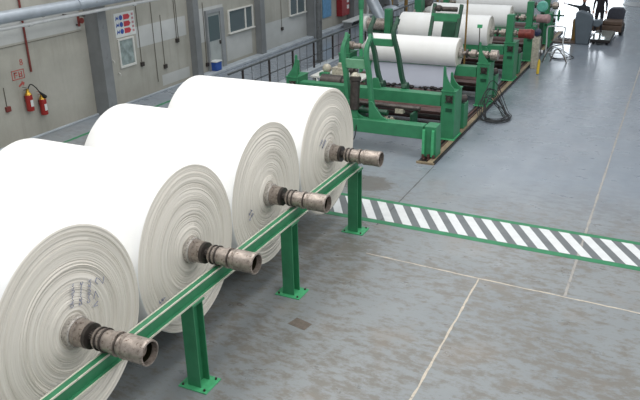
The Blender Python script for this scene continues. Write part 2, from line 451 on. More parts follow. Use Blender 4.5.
tag(MB().cyl((WX+.04, 13.2, 1.72), (WX+.04, 13.2, 3.9), .028, 12).build('conduit_pipe', 'red_pipe'), 'dark red vertical pipe on the wall above the fire extinguishers', 'pipe')
tag(MB().bar((WX+.006, 11.5, 2.44), (WX+.006, 15.2, 2.45), .008, .010).build('wall_cable', 'conduit_grey'), 'thin grey cable running level on the wall across the red pipe', 'cable')
# valve cluster by the broad column
v = thing('pipe_valve', 'small rusty valve on the wall left of the broad grey column', 'valve', (WX+.1, 15.05, 2.75))
MB().cyl((0, 0, -.16), (0, 0, .16), .035, 12).build('valve_body', 'red_pipe', v)
MB().lathe((.0, 0, 0), (1, 0, 0), [(0, .03), (.1, .03), (.1, .08), (.125, .08)], 16).build('valve_wheel', 'red_pipe', v)
MB().box(-.1, 0, -.02, .02, -.14, -.1).build('valve_bracket', 'steel_dark', v)

# hanging switch cords
for (y, z0, z1, lab) in ((17.55, 1.05, 3.6, 'dark conduit ending in a small switch right of the framed board'),
                         (18.67, .76, 2.4, 'thin conduit with lowest switch box in the middle of its wall bay'),
                         (18.25, .3, 3.6, 'thin bare conduit reaching almost to the floor beside two conduits with switches'),
                         (19.42, 1.47, 3.6, 'paired dark conduit ending in a box left of the second grey column'),
                         (21.03, .35, 2.5, 'thin conduit on the wall immediately left of the half glazed door'),
                         (26.6, .75, 2.6, 'thin conduit with switch left of the far green tinted window'),
                         (12.27, .95, 1.5, 'short conduit with red switch near the left end of the wall')):
    c = thing('wall_conduit', lab, 'conduit', (WX, y, z0), 0, 'conduits on the left wall')
    MB().cyl((.02, 0, .05), (.02, 0, z1-z0), .010, 8).build('conduit_tube', 'conduit_grey', c)
    if z0 == 1.47: MB().cyl((.02, .09, .05), (.02, .09, z1-z0), .010, 8).build('conduit_tube', 'conduit_grey', c)
    if z0 != .3: MB().box(0, .07, -.06, .08, -.06, .07).bevel(.008).build('switch_box', 'red_pipe' if y < 13 else 'steel_dark', c)

# extinguishers
def extinguisher(y, z, lab, horn):
    e = thing('fire_extinguisher', lab, 'fire extinguisher', (WX+.12, y, z), 0, 'fire extinguishers on the wall')
    MB().lathe((0, 0, 0), (0, 0, 1), [(0, .07), (.015, .095), (.40, .095), (.45, .08), (.48, .045), (.5, .04)], 24).build('cylinder_body', 'red', e)
    MB().box((.088), .1, -.045, .035, .13, .30).build('paper_label', 'poster_white', e)
    mb = MB(); mb.lathe((0, 0, .43), (0, 0, 1), [(0, .092), (.05, .06), (.07, .045), (.13, .035)], 16); mb.box(-.02, .02, -.03, .03, .54, .58); mb.build('valve_head', 'brass', e)
    mb = MB(); mb.bar((0, 0, .60), (0.02, -.15, .66), .02, .012); mb.bar((0, 0, .57), (.02, -.13, .58), .02, .012); mb.build('lever', 'black' if horn else 'red', e)
    MB().box(-.12, -.07, -.04, .04, .25, .40).build('wall_bracket', 'steel_dark', e)
    if horn:
        MB().tube(curve_pts([(0, .02, .56), (.03, .1, .68), (.06, .22, .58), (.07, .31, .44)]), .014, 8).build('hose', 'black', e)
        MB().lathe((.07, .30, .45), (.01, .17, -.18), [(0, .02), (.06, .025), (.24, .05), (.26, .05)], 14).build('discharge_horn', 'black', e)
    else:
        mb = MB(); mb.lathe((0, 0, .49), (0, 0, 1), [(0, .05), (.03, .045)], 14); mb.build('neck_ring', 'brass', e)
    return e
extinguisher(12.90, .76, 'red fire extinguisher on the wall, left one of the pair, its black hose reaching right', True)
extinguisher(13.33, .55, 'red fire extinguisher, right one of the pair and hung slightly lower', False)

# stencilled writing on the wall
def wallM(y, z, x=WX+.004, rot=0.0):
    # text x -> +y world, text y -> +z world, normal +x
    return Matrix.Translation((x, y, z)) @ Matrix(((0, 0, 1, 0), (1, 0, 0, 0), (0, 1, 0, 0), (0, 0, 0, 1))) @ Matrix.Rotation(rot, 4, 'Z')
def center_text(name, body, size, mat, y, z, lab, parent=None):
    o = text_mesh(name, body, size, mat, parent, wallM(y, z), .002)
    if lab: tag(o, lab, 'wall writing')
    return o
center_text('wall_number', '8', .22, 'stencil', 12.96, 2.0, 'small red stencilled figure on the wall above the red framed notice')
s = thing('wall_notice', 'red outlined stencil notice painted on the wall above the fire extinguishers', 'wall writing', (WX, 12.8, 1.72))
mb = MB()
for q in ((-.2, .2, .1, .12), (-.2, .2, -.12, -.1), (-.2, -.18, -.12, .12), (.18, .2, -.12, .12)): mb.box(.001, .006, q[0], q[1], q[2], q[3])
mb.build('frame_line', 'stencil', s)
mb = MB()
for q in ((-.13, -.1, -.07, .07), (-.13, -.02, .04, .07), (-.08, -.02, -.02, .0), (.02, .05, -.07, .07), (.02, .13, -.07, -.045), (.1, .13, -.07, .07), (.05, .1, .0, .02)): mb.box(.001, .006, q[0], q[1], q[2], q[3])
mb.build('lettering', 'stencil', s)
s = thing('wall_arrow', 'small red painted arrow below the red outlined notice', 'wall writing', (WX, 12.86, 1.47))
mb = MB(); mb.prism([(-.1, -.03), (.02, .05), (.0, .08), (.1, .02), (.06, -.06), (.03, -.01), (-.08, -.07)], 'x', .001, .006); mb.build('arrow_shape', 'stencil', s)

# safety sign with blue and red symbols
s = thing('safety_sign', 'white safety sign with blue and red symbols above the framed board', 'sign', (WX, 17.0, 2.37))
MB().box(0, .012, -.45, .45, -.36, .34).build('sign_plate', 'poster_white', s)
for k in range(3):
    z = .2-.2*k
    mb = MB(); mb.prism([(-.40, z-.07), (-.36, z+.06), (-.30, z), (-.26, z+.07), (-.26, z-.06), (-.32, z-.02)], 'x', .012, .016)
    mb.build('blue_symbol', 'blue_print', s)
    mb = MB(); mb.cyl((.012, -.16, z), (.016, -.16, z), .075, 20); mb.build('blue_symbol', 'blue_print', s)
    mb = MB(); mb.prism([(-.05, z-.075), (.18, z-.075), (.25, z), (.18, z+.075), (-.05, z+.075)], 'x', .012, .016); mb.build('red_symbol', 'red_print', s)
mb = MB()
for k in range(5): mb.box(.012, .015, .31, .40, -.27+.12*k, -.20+.12*k)
mb.build('printed_caption', 'pink_print', s)
b = thing('notice_board', 'framed notice board with greenish sheet on the wall below the safety sign', 'notice board', (WX, 16.93, 1.55))
MB().box(.01, .025, -.30, .30, -.37, .37).build('board_sheet', 'board_glass', b)
mb = MB(); mb.box(0, .05, -.36, .36, .37, .42); mb.box(0, .05, -.36, .36, -.44, -.37); mb.box(0, .05, -.36, -.30, -.37, .37); mb.box(0, .05, .30, .36, -.37, .37)
mb.bevel(.006).build('board_frame', 'white', b)
for (y, z, lab) in ((15.9+.35, 1.42, 'small white hook on the wall left of the framed board'), (16.45, 1.0, 'small white hook under the left corner of the framed board')):
    h = thing('wall_hook', lab, 'hook', (WX, y, z)); mb = MB(); mb.cyl((0, 0, 0), (.06, 0, 0), .018, 10); mb.tube([(.06, 0, 0), (.09, 0, -.03), (.1, 0, -.08)], .014); mb.build('hook_body', 'white', h)

b = thing('plastic_bin', 'blue plastic bin standing on the curb at the foot of the half glazed door', 'bin', (-14.6, 21.35, .1))
mb = MB(); mb.prism([(-.15, 0), (.15, 0), (.18, .32), (-.18, .32)], 'x', -.14, .14); mb.bevel(.02).build('bin_body', 'blue', b)
MB().box(-.16, .16, -.2, .2, .31, .35).bevel(.01).build('rim', 'poster_white', b)
c = thing('wall_cabinet', 'red cabinet fixed on the wall beyond the narrow blue sign', 'cabinet', (WX, 33.3-.75, .5))
MB().box(0, .3, -.45, .45, 0, 1.5).bevel(.02).build('cabinet_body', 'lamp_red', c)
for k in range(3): MB().box(.3, .315, .12, .34, .9-.3*k, 1.08-.3*k).build('instruction_plate', 'poster_white', c)
tag(MB().box(WX, WX+.04, 30.55, 31.45, .62, 2.4).build('sign_panel', 'blue_poster'), 'tall light blue sign panel on the wall before the red cabinet', 'sign')

# ------------------------------------------------------------ railing
RX = -11.6
rl = thing('railing', 'grey steel handrail with rusty posts running between the machines and the left wall', 'railing', (RX, 17, 0))
posts = [17.95-17+1.55*k for k in range(-1, 14)]
posts = [18.35+1.62*k-17 for k in range(0, 13)]
for y in posts: MB().box(-.03, .03, y-.025, y+.025, .05, .96).bevel(.004).build('post', 'rail_dark', rl)
MB().bar((0, posts[0]-.8, .98), (0, posts[-1]+.5, .98), .06, .05).build('top_rail', 'rail_grey', rl)
MB().bar((0, posts[0]-.8, .50), (0, posts[-1]+.5, .50), .025, .03).build('middle_rail', 'rail_grey', rl)
for i in range(len(posts)-1):
    for q in (.33, .66): MB().bar((0, posts[i]+1.62*q, .05), (0, posts[i]+1.62*q, .96), .014, .014).build('baluster', 'rail_grey', rl)
tp = thing('support_pole', 'tall dark grey round pole standing behind the handrail', 'pole', (-11.95, 24.4, 0))
MB().cyl((0, 0, 0.02), (0, 0, 8), .11, 20).build('pole_shaft', 'rail_grey', tp)
MB().box(-.2, .2, -.2, .2, 0, .03).bevel(.005).build('base_plate', 'rail_grey', tp)

# ------------------------------------------------------------ paper rolls
XF, XL, ZA = -5.18, -7.97, 1.515
def make_shaft(par):
    """right-hand mandrel end, along +x from the roll face (local x=0)"""
    sh = MB().cyl((-2.3-.25, 0, 0), (.90, 0, 0), .07, 20).build('shaft', 'steel', par)
    MB().lathe((-.03, 0, 0), (1, 0, 0), [(0, .172), (.10, .172), (.11, .16), (.11, .14), (.03, .14)], 36, True).build('core_flange', 'steel_white', par)
    P = lambda n, prof, m: MB().lathe((0, 0, 0), (1, 0, 0), [(a*1.035, b*1.03) for a, b in prof], 36).build(n, m, sh)
    P('chuck_ring', [(.07, .12), (.08, .150), (.105, .150), (.11, .138), (.215, .138), (.22, .12)], 'steel')
    P('dark_disc', [(.215, .08), (.215, .135), (.255, .135), (.255, .08)], 'steel_dark')
    P('neck', [(.255, .068), (.33, .068)], 'steel_dark')
    P('thrust_ring', [(.32, .07), (.325, .112), (.355, .118), (.36, .085)], 'steel')
    P('dark_disc', [(.358, .123), (.372, .123)], 'steel_dark')
    P('thrust_ring', [(.372, .108), (.42, .108)], 'steel')
    P('dark_disc', [(.42, .126), (.436, .126)], 'steel_dark')
    P('journal', [(.435, .08), (.436, .110), (.555, .110), (.56, .128), (.60, .128), (.605, .07)], 'steel')
    P('neck', [(.60, .088), (.66, .088)], 'steel_dark')
    P('end_sleeve', [(.655, .08), (.66, .128), (.70, .132), (.70, .128), (.925, .130), (.94, .134), (.96, .130), (.965, .114), (.62, .112), (.62, .02)], 'steel')
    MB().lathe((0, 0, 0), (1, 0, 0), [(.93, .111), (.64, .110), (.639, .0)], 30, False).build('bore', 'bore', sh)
    # far end
    MB().lathe((XL-XF-.09, 0, 0), (1, 0, 0), [(0, .15), (.1, .16)], 30).build('core_flange', 'steel_white', par)
    MB().lathe((XL-XF-.40, 0, 0), (1, 0, 0), [(0, .10), (.02, .13), (.2, .13), (.2, .09), (.26, .09)], 30).build('end_sleeve', 'steel', sh)
    return sh

def make_roll(par, R, seed, L, edge='edge', core=.12, rings=52, seg=144, left_rings=6, oval=1.0):
    rnd = random.Random(seed)
    bm = bmesh.new(); mats = []
    prof = [(-L, core)]
    for i in range(1, left_rings): prof.append((-L+rnd.uniform(-.01, .01), core+(R-core)*i/left_rings))
    prof += [(-L, R-.012), (-L+.012, R)]
    nb = len(prof)
    for i in range(1, 8): prof.append((-L+L*i/8, R+rnd.uniform(-.0015, .0015)))
    prof += [(-.014, R), (-.004, R-.006), (0, R-.014)]
    ne = len(prof)-1
    rr = R-.014; xo = 0; fr = []
    drift = 0
    while rr > core+.02:
        st = rnd.choice((.006, .010, .016, .024))
        rr -= st; 
        if rnd.random() < .45: drift = max(-.009, min(.010, drift+rnd.uniform(-.009, .009)))
        fr.append((drift, rr)); fr.append((drift-.004 if rnd.random() < .5 else drift+.003, rr-.003)); rr -= .003
    prof += fr; prof.append((0, core))
    n = seg; rg = []
    ph = [rnd.uniform(0, 6.28) for _ in range(4)]
    for j, (x, q) in enumerate(prof):
        row = []
        for k in range(n):
            a = 2*PI*k/n
            wob = (.004*math.sin(2*a+ph[0]+q*5)+.0025*math.sin(5*a+ph[1]+q*9))*(1 if j > ne-1 else .4)
            qq = q+(.0035*math.sin(3*a+ph[2]+q*4) if (j > ne and q < R-.03) else 0)
            row.append(bm.verts.new((x+wob, qq*math.cos(a), qq*math.sin(a)*oval)))
        rg.append(row)
    for j, (A, B) in enumerate(zip(rg, rg[1:])):
        for k in range(n):
            fc = bm.faces.new((A[k], A[(k+1) % n], B[(k+1) % n], B[k]))
            fc.material_index = 0 if nb-2 <= j < ne-1 else 1
    bmesh.ops.recalc_face_normals(bm, faces=bm.faces)
    me = bpy.data.meshes.new('wound_paper'); bm.to_mesh(me); bm.free()
    me.materials.append(MT['barrel']); me.materials.append(MT[edge])
    me.shade_smooth(); me.set_sharp_from_angle(angle=math.radians(50))
    o = bpy.data.objects.new('wound_paper', me); COL.objects.link(o); o.parent = par
    return o

def scribble(par, cy, cz, ang, lines, size, seed, extra=None, pitch=1.7):
    """handwriting on the roll face; each written line runs along ang, the next one to its right"""
    rnd = random.Random(seed)
    d = Vector((0, math.cos(ang), math.sin(ang))); n = Vector((0, -math.sin(ang), math.cos(ang)))
    def stroke(mb, pts, th=.004):
        mb.tube([Vector((.017, cy, cz))+d*p[0]*size+n*p[1]*size for p in pts], th, 5)
    for li, ln in enumerate(lines):
        mb = MB(); x = rnd.uniform(-.6, .6); y = -li*pitch; P = []
        for _ in range(ln):
            k = rnd.randint(0, 3)
            P += {0: [(x, y), (x+.15, y+.8), (x+.3, y+.1), (x+.45, y+.8), (x+.6, y)], 1: [(x+.5, y+.7), (x+.1, y+.75), (x, y+.3), (x+.25, y), (x+.55, y+.15)],
                  2: [(x, y+1.1), (x+.1, y), (x+.3, y+.5), (x+.5, y)], 3: [(x, y+.4), (x+.2, y+.6), (x+.35, y+.3), (x+.5, y+.5), (x+.7, y+.35)]}[k]
            x += .85
        stroke(mb, P); mb.build('handwriting', 'ink', par)
    if extra:
        ox, oy = extra
        for q in ([(0, .3), (0, 1.5), (.9, .3)], [(1.6, 1.6), (3.2, 1.2), (1.7, .2)], [(4.6, .6), (5.3, 1.4), (6.1, 1.0), (5.6, .2), (4.4, -.9), (5.9, -1.1)]):
            mb = MB(); stroke(mb, [(p[0]+ox, p[1]+oy) for p in q], .0045); mb.build('handwriting', 'ink', par)

ROLLS = [(4.60, 1.05, 'nearest huge white paper roll in the lower left corner, blue handwriting on its end'),
         (6.67, 1.015, 'second huge white paper roll from the front, between the nearest and third rolls'),
         (8.72, 1.03, 'third huge white paper roll from the front, faint writing low on its end'),
         (10.86, 1.10, 'farthest of the four huge white paper rolls, beside the green end post')]
for i, (y, R, lab) in enumerate(ROLLS):
    t = thing('paper_roll', lab, 'paper roll', (XF, y, ZA), 0, 'huge paper rolls on the green rack')
    make_roll(t, R, 11+i, XF-XL, oval=(1.095, 1.10, 1.08, 1.025)[i])
    make_shaft(t)
    if i == 0: scribble(t, .04, .28, 1.30, (6, 6, 6), .052, 3, (-1.5, -7.2), 2.3)
    if i == 1: scribble(t, -.72, -.42, .1, (3, 4), .05, 5)
    if i == 2: scribble(t, -.62, -.12, .5, (3, 4), .045, 6)
    if i == 3: scribble(t, -.35, .22, .6, (3, 4), .06, 8)

# ------------------------------------------------------------ green rack under the rolls
def rack(x, lab, grp):
    rk = thing('roll_rack', lab, 'rack', (x, 7, 0), 0, grp)
    h0, h1, w2 = 1.21, 1.37, .07
    mb = MB(); y0, y1 = -4.4, 4.12
    mb.box(-w2, .028, y0, y1, h1-.018, h1); mb.box(-w2, w2, y0, y1, h0, h0+.018); mb.box(-.006, .012, y0, y1, h0, h1-.01)
    mb.build('top_beam', 'green', rk)
    mb = MB(); mb.box(-w2-.004, -w2+.016, y0, y1, h1-.010, h1+.004); mb.box(.016, .032, y0, y1, h1-.012, h1+.004); mb.box(w2-.010, w2+.004, y0, y1, h0, h0+.020)
    mb.build('worn_beam_edge', 'worn_edge', rk)
    for yy in (3.52-7, 6.04-7, 8.54-7, 11.03-7):
        lg = MB(); s2 = .095
        lg.box(-s2-.02, s2-.02, yy-.10, yy-.085, .015, h0-.02); lg.box(-s2-.02, s2-.02, yy+.085, yy+.10, .015, h0-.02); lg.box(-.03, -.01, yy-.09, yy+.09, .015, h0-.02)
        lo = lg.build('leg', 'green', rk)
        MB().box(-s2-.04, s2, yy-.12, yy+.12, h0-.025, h0).build('cap_plate', 'green', lo)
        MB().box(-.22, .20, yy-.17, yy+.17, .0, .018).bevel(.003).build('base_plate', 'green_light', lo)
        for sx in (-.17, .15):
            for sy in (-.13, .13): MB().cyl((sx, yy+sy, .018), (sx, yy+sy, .04), .016, 6).build('anchor_bolt', 'steel_dark', lo)
    return rk
rack(-4.73, 'green steel rail on posts carrying the right shaft ends of the huge paper rolls', 'rails of the roll rack')
rack(-8.19, 'green steel rail hidden behind the huge paper rolls carrying their left shaft ends', 'rails of the roll rack')

# ------------------------------------------------------------ unwind machines
def floor_track(x, lab, side):
    t = thing('machine_track', lab, 'track', (x, 15, 0), 0, 'steel tracks under the unwind stands')
    MB().box(-.22, .20, 0, 19, 0, .02).build('bed_plate', 'dark_edge', t)
    MB().box(.03, .16, .0, 19, .02, .055).bevel(.005).build('timber_strip', 'wood', t)
    MB().box(.17, .21, -.0, 19, .0, .06).build('edge_rail', 'dark_edge', t)
    MB().box(-.03, .01, .15, 19, .02, .05).build('slide_rail', 'rust', t)
    MB().box(-.14, -.10, .15, 19, .02, .05).build('slide_rail', 'rust', t)
    MB().box(-.22, .20, -.05, 0, 0, .05).build('end_bar', 'wood', t)
    return t
floor_track(-4.68, 'dark edged steel and timber track on the floor along the right side of the machines', 1)
floor_track(-9.0, 'steel track on the floor along the left side of the machines', -1)

def fin(mb, x0, y0, y1, z0, h, w_, flip=1):
    pts = [(x0, z0), (x0+flip*w_, z0)]
    for k in range(7):
        t = (k+1)/7; pts.append((x0+flip*(w_*(1-t)**2.2+.055), z0+h*(t**1.05)*.93))
    pts.append((x0+flip*.03, z0+h)); pts.append((x0, z0+h*.97))
    mb.prism(pts if flip > 0 else list(reversed(pts)), 'y', y0, y1)

def post_head(par, x0, x1, y0, y1, top, flip=1, saddle=True):
    """x0 < x1 ; post box with a bearing wheel on the near side"""
    p = MB().box(x0, x1, y0, y1, .06, top).bevel(.012).build('post', 'green', par)
    MB().box(x0-.03, x1+.03, y0-.03, y1+.03, .055, .085).build('foot_plate', 'green_light', p)
    MB().box(x0-.015, x1+.015, y0-.015, y1+.015, top, top+.025).build('cap_plate', 'green', p)
    cx = (x0+x1)/2+.03
    mb = MB(); mb.lathe((cx, y0+.005, 1.1), (0, -1, 0), [(0, .09), (.03, .09), (.03, .05), (.1, .05), (.1, .03), (.13, .03)], 18)
    for k in range(4):
        a = PI/4+PI/2*k; mb.bar((cx, y0-.03, 1.1), (cx+.13*math.cos(a), y0-.03, 1.1+.13*math.sin(a)), .03, .03)
    mb.build('lock_wheel', 'steel_dark', p)
    MB().box(cx-.08, cx+.08, y0-.02, y0, .78, .86).build('name_plate', 'green_dark', p)
    if saddle:
        xs = x0+.02 if flip > 0 else x1-.02
        mb = MB(); fin(mb, xs, y0+.02, y0+.07, top+.02, .60, .30, flip); mb.build('saddle_fin', 'green', p)
        xs2 = xs+flip*.10
        mb = MB(); fin(mb, xs2, y1-.30, y1-.25, top+.02, .40, .28, flip); mb.build('saddle_fin', 'green', p)
    return p

def swing_frame(par, xl, xr, y, z0, z1, zbar, lean=0.0, mat='green_dark', barh=.14, sl=.2):
    for sgn, x in ((-1, xl), (1, xr)):
        pts = [(x+sl, y, z0), (x+sl*.72, y, z0+.25), (x+sl*.4, y+lean*.3, z0+(z1-z0)*.5), (x, y+lean*.7, z0+(z1-z0)*.82), (x+.05, y+lean+.10, z1)]
        P = curve_pts(pts, 4)
        mb = MB()
        rows = []
        for i, p in enumerate(P):
            t = i/(len(P)-1); wd = .085-.025*t+(.05*(1-t*8) if t < .125 else 0)
            row = [mb.bm.verts.new(p+Vector(q)) for q in ((-.05, -wd, 0), (.05, -wd, 0), (.05, wd, 0), (-.05, wd, 0))]
            rows.append(row)
        for A, B in zip(rows, rows[1:]):
            for k in range(4): mb.bm.faces.new((A[k], A[(k+1) % 4], B[(k+1) % 4], B[k]))
        mb.bm.faces.new(list(reversed(rows[0]))); mb.bm.faces.new(rows[-1])
        a = mb.bevel(.01).build('swing_arm', mat, par)
        MB().cyl((x+sl-.07, y, z0), (x+sl+.07, y, z0), .12, 20).build('pivot_hub', mat, a)
        mb = MB(); e = P[-1]; mb.prism([(e.y-.10, e.z-.06), (e.y+.02, e.z-.08), (e.y+.13, e.z+.05), (e.y+.05, e.z+.03), (e.y-.01, e.z+.12)], 'x', e.x-.035, e.x+.035); mb.build('arm_hook', mat, a)
    MB().box(xl, xr, y+lean*.6-.04, y+lean*.6+.04, zbar-barh/2, zbar+barh/2).bevel(.01).build('cross_bar', 'green_pale' if mat == 'green' else 'green', par)

def unwind_stand(k, y, lab, saddle=True, tall=False, beam_lo=False):
    """one pair of posts, tie beam and rollers"""
    t = thing('unwind_stand', lab, 'unwind stand', (-4.9, y, 0), 0, 'green unwind stands in a row')
    top = 1.27
    post_head(t, -.0, .35, 0, .62, top, 1, saddle)
    post_head(t, -4.32, -3.97, 0, .62, top, -1, saddle)
    MB().box(-3.95, -.02, .04, .32, .88, 1.17).bevel(.01).build('tie_beam', 'green', t)
    mb = MB(); mb.prism([(-1.95, 1.17), (-1.65, 1.17), (-1.74, 1.42), (-1.86, 1.42)], 'y', .15, .21); mb.build('beam_bracket', 'green', t)
    if tall:
        MB().box(.0, .22, .10, .36, 1.29, 2.16).bevel(.012).build('tall_post', 'green', t)
        MB().box(-4.2, -3.98, .10, .36, 1.29, 2.16).bevel(.012).build('tall_post', 'green', t)
    # inner lower post with its small motor
    MB().box(.04, .32, 1.05, 1.45, .06, .72).bevel(.01).build('short_post', 'green', t)
    mb = MB(); mb.cyl((.10, 1.0, .84), (.30, 1.2, .84), .10, 16); mb.cyl((.18, 1.3, .72), (.18, 1.3, .80), .05, 12); mb.build('small_motor', 'steel_dark', t)
    # rollers low between the posts
    MB().lathe((-3.9, 1.5, .36), (1, 0, 0), [(0, .06), (.12, .06), (.12, .27), (3.78, .27), (3.78, .06), (4.0, .06)], 36).build('guide_roller', 'rust', t)
    MB().box(-3.9, -.1, 1.0, 1.08, .30, .36).build('spray_bar', 'steel_dark', t)
    MB().box(-3.97, -.05, .75, 1.1, .50, .53).build('drip_tray', 'rust', t)
    return t

S = [16.74, 20.17, 23.62, 26.95, 30.6]
labs = ['green unwind stand without a roll, nearest of the row and first with two upright fins',
        'green unwind stand holding the nearest machine roll on its finned saddle',
        'green unwind stand with tall post, its roll shaft ending in a red motor',
        'green unwind stand with tall post behind the red motor one, beside the teal guard',
        'green unwind stand with handwheel, beside the dark floor mat']
ST = []
for i, y in enumerate(S):
    ST.append(unwind_stand(i, y, labs[i], saddle=i < 2, tall=i >= 2))

# near low frame (beam on a foot)
nf = thing('pull_frame', 'low green beam on a foot in front of the first unwind stand', 'machine frame', (-4.9, 15.27, 0))
MB().box(-4.1, .02, .06, .34, .46, .78).bevel(.01).build('front_beam', 'green', nf)
def foot(x):
    ft = MB(); ft.prism([(x-.17, .06), (x+.17, .06), (x+.15, .80), (x-.13, .80)], 'y', .02, .40)
    ft.bevel(.01).build('foot', 'green', nf)
    MB().box(x-.16, x-.10, -.04, .03, .09, .72).build('foot_rib', 'green_light', nf)
    MB().box(x+.06, x+.12, -.04, .03, .09, .72).build('foot_rib', 'green_light', nf)
    for q in (-.13, 0, .12): MB().cyl((x+q, -.02, .05), (x+q, -.02, .14), .035, 8).build('rusty_bolt', 'rust', nf)
foot(.19); foot(-4.1)
swing_frame(nf, -2.15, -1.55, .36, .90, 2.62, 2.03, .05, 'green', .22, .22)
# gussets and clevises on the beam
for gx in (-1.93, -1.33):
    mb = MB(); mb.prism([(gx-.06, .77), (gx+.46, .77), (gx+.26, .86), (gx+.10, 1.06), (gx+.02, 1.2), (gx-.06, 1.2)], 'y', .18, .24); mb.build('gusset', 'green', nf)
MB().cyl((-2.25, .42, .90), (-1.0, .42, .90), .07, 16).build('pivot_tube', 'green_dark', nf)
hc = MB().lathe((-1.75, .14, .98), (0.0, .10, 1), [(0, .10), (.02, .115), (.68, .115), (.70, .14), (.78, .14), (.80, .09)], 20).build('hydraulic_cylinder', 'steel_dark', nf)
MB().lathe((-1.75, .215, 1.745), (0, .10, 1), [(0, .10), (.04, .12), (.09, .08), (.12, .04)], 16).build('cylinder_cap', 'cream', hc)
mb = MB(); mb.prism([(-1.86, .77), (-1.64, .77), (-1.70, 1.0), (-1.80, 1.0)], 'y', .10, .20); mb.build('cylinder_clevis', 'green', nf)
mb = MB(); mb.box(-1.1, -.85, .36, .52, .6, .74); mb.cyl((-1.05, .44, .74), (-1.05, .44, .82), .05, 10); mb.cyl((-.9, .44, .74), (-.9, .44, .8), .04, 10); mb.build('valve_block', 'cream', nf)
MB().tube(curve_pts([(-1.68, .12, .78), (-1.66, .03, .5), (-1.7, -.05, .28), (-1.95, -.1, .14), (-2.3, -.05, .05)]), .014, 8).build('hose', 'cable', nf)
MB().lathe((-2.9, .75, .98), (1, 0, 0), [(0, .05), (.05, .10), (.35, .10), (.4, .06), (2.6, .06)], 16).build('linkage_shaft', 'steel_dark', nf)
mb = MB(); mb.box(-.9, -.7, .66, .82, .84, .95); mb.build('shaft_clamp', 'cream', nf)
for x in (-2.9, -1.75, -.4): MB().box(x-.03, x+.03, .40, .80, .60, .93).build('shaft_bracket', 'green_dark', nf)
# second swing frame on stand 1, third on stand 2, etc.
for i, (st, mt) in enumerate(((ST[0], 'green_dark'), (ST[2], 'green_dark'))):
    if i == 0: swing_frame(st, -2.08, -1.44, .42, 1.20, 2.80, 2.28, .05, mt, .18, .36)
# leaning frame over the second roll
lf = thing('lifting_frame', 'dark green leaning lifting frame with cross bar standing above the second machine roll', 'lifting frame', (-6.4, 20.6, 0))
mb = MB(); mb.bar((-.32, 0, .06), (-.20, .85, 2.72), .09, .12); mb.build('frame_arm', 'green_dark', lf)
mb = MB(); mb.bar((.48, 0.1, .06), (.62, .85, 2.72), .09, .12); mb.build('frame_arm', 'green_dark', lf)
MB().box(-.26, .62, .68, .80, 2.22, 2.46).bevel(.01).build('cross_bar', 'green', lf)
mb = MB(); mb.prism([(-.02, 1.0), (.42, 1.0), (.54, 2.24), (.14, 2.24)], 'y', .62, .74); mb.bevel(.01).build('back_plate', 'green_dark', lf)
mb = MB(); mb.cyl((-.2, .8, 2.58), (.5, .8, 2.58), .07, 14); mb.ball((-.05, .75, 2.6), (.12, .12, .1)); mb.build('drive_shaft', 'steel_dark', lf)
MB().bar((-.32, -.08, .05), (.52, -.08, .05), .12, .06).build('sill', 'green_dark', lf)

# machine rolls
def machine_roll(y, R, x0, x1, lab, motor=None, seed=1, cone=False, zc=1.54, left=True):
    t = thing('machine_roll', lab, 'paper roll', (x1, y, zc), 0, 'paper rolls mounted in the unwind stands')
    make_roll(t, R, seed, x1-x0, core=.09, seg=72)
    sh = MB().cyl((x0-x1-(.8 if left else .35), 0, 0), (1.15, 0, 0), .06, 16).build('shaft', 'steel', t)
    P = lambda n, prof, m: MB().lathe((0, 0, 0), (1, 0, 0), prof, 24).build(n, m, sh)
    P('core_flange', [(0, .12), (.02, .15), (.10, .15), (.11, .1)], 'steel_white')
    P('dark_disc', [(.20, .08), (.21, .125), (.26, .125), (.27, .08)], 'steel_dark')
    P('thrust_ring', [(.34, .07), (.35, .12), (.50, .12), (.52, .07)], 'steel')
    P('journal', [(.66, .07), (.67, .105), (.84, .105), (.86, .08)], 'steel')
    P('end_sleeve', [(.90, .07), (.92, .15), (1.12, .15), (1.14, .06)], 'steel' if not motor else motor)
    L = x0-x1
    if cone: P('left_cone', [(L-.28, .05), (L-.22, .09), (L-.02, .32), (L, .32)], 'white')
    if left: P('left_sleeve', [(L-.78, .05), (L-.76, .13), (L-.55, .13), (L-.54, .09), (L-.3, .09)], 'steel')
    if motor:
        P('motor_body', [(1.05, .08), (1.10, .14), (1.32, .17), (1.40, .12), (1.42, .03)], motor)
    return t
m1 = machine_roll(20.42, .42, -8.28, -5.50, 'nearest machine roll of white paper, its grey web hanging below', None, 31, True, 1.50)
# hanging web: leaves the roll at the front, drops towards the low rollers
mb = MB(); rows = []
for k in range(10):
    s_ = k/9
    yy, zz = -.22-.50*s_, -.375-.55*s_
    rows.append([mb.bm.verts.new((x, yy+.006*math.sin(x*7+k), zz)) for x in [-2.62+2.60*q/12-.0 for q in range(13)]])
    if k == 9:
        for q, v_ in enumerate(rows[-1]): v_.co.z += .04*math.sin(q*2.3)
for A, B in zip(rows, rows[1:]):
    for q in range(12): mb.bm.faces.new((A[q], A[q+1], B[q+1], B[q]))
wo = mb.build('hanging_web', 'web', m1); so = wo.modifiers.new('s', 'SOLIDIFY'); so.thickness = .004
machine_roll(24.0, .52, -8.52, -5.45, 'second machine roll of white paper behind the nearest, shaft ending in red motor', 'red_motor', 32, left=False)
machine_roll(27.4, .42, -8.5, -5.5, 'third machine roll of white paper, shaft ending in dusty pink motor', 'pink_grey', 33)
machine_roll(31.0, .42, -8.5, -5.5, 'fourth machine roll of white paper at the top edge of the view', None, 34)

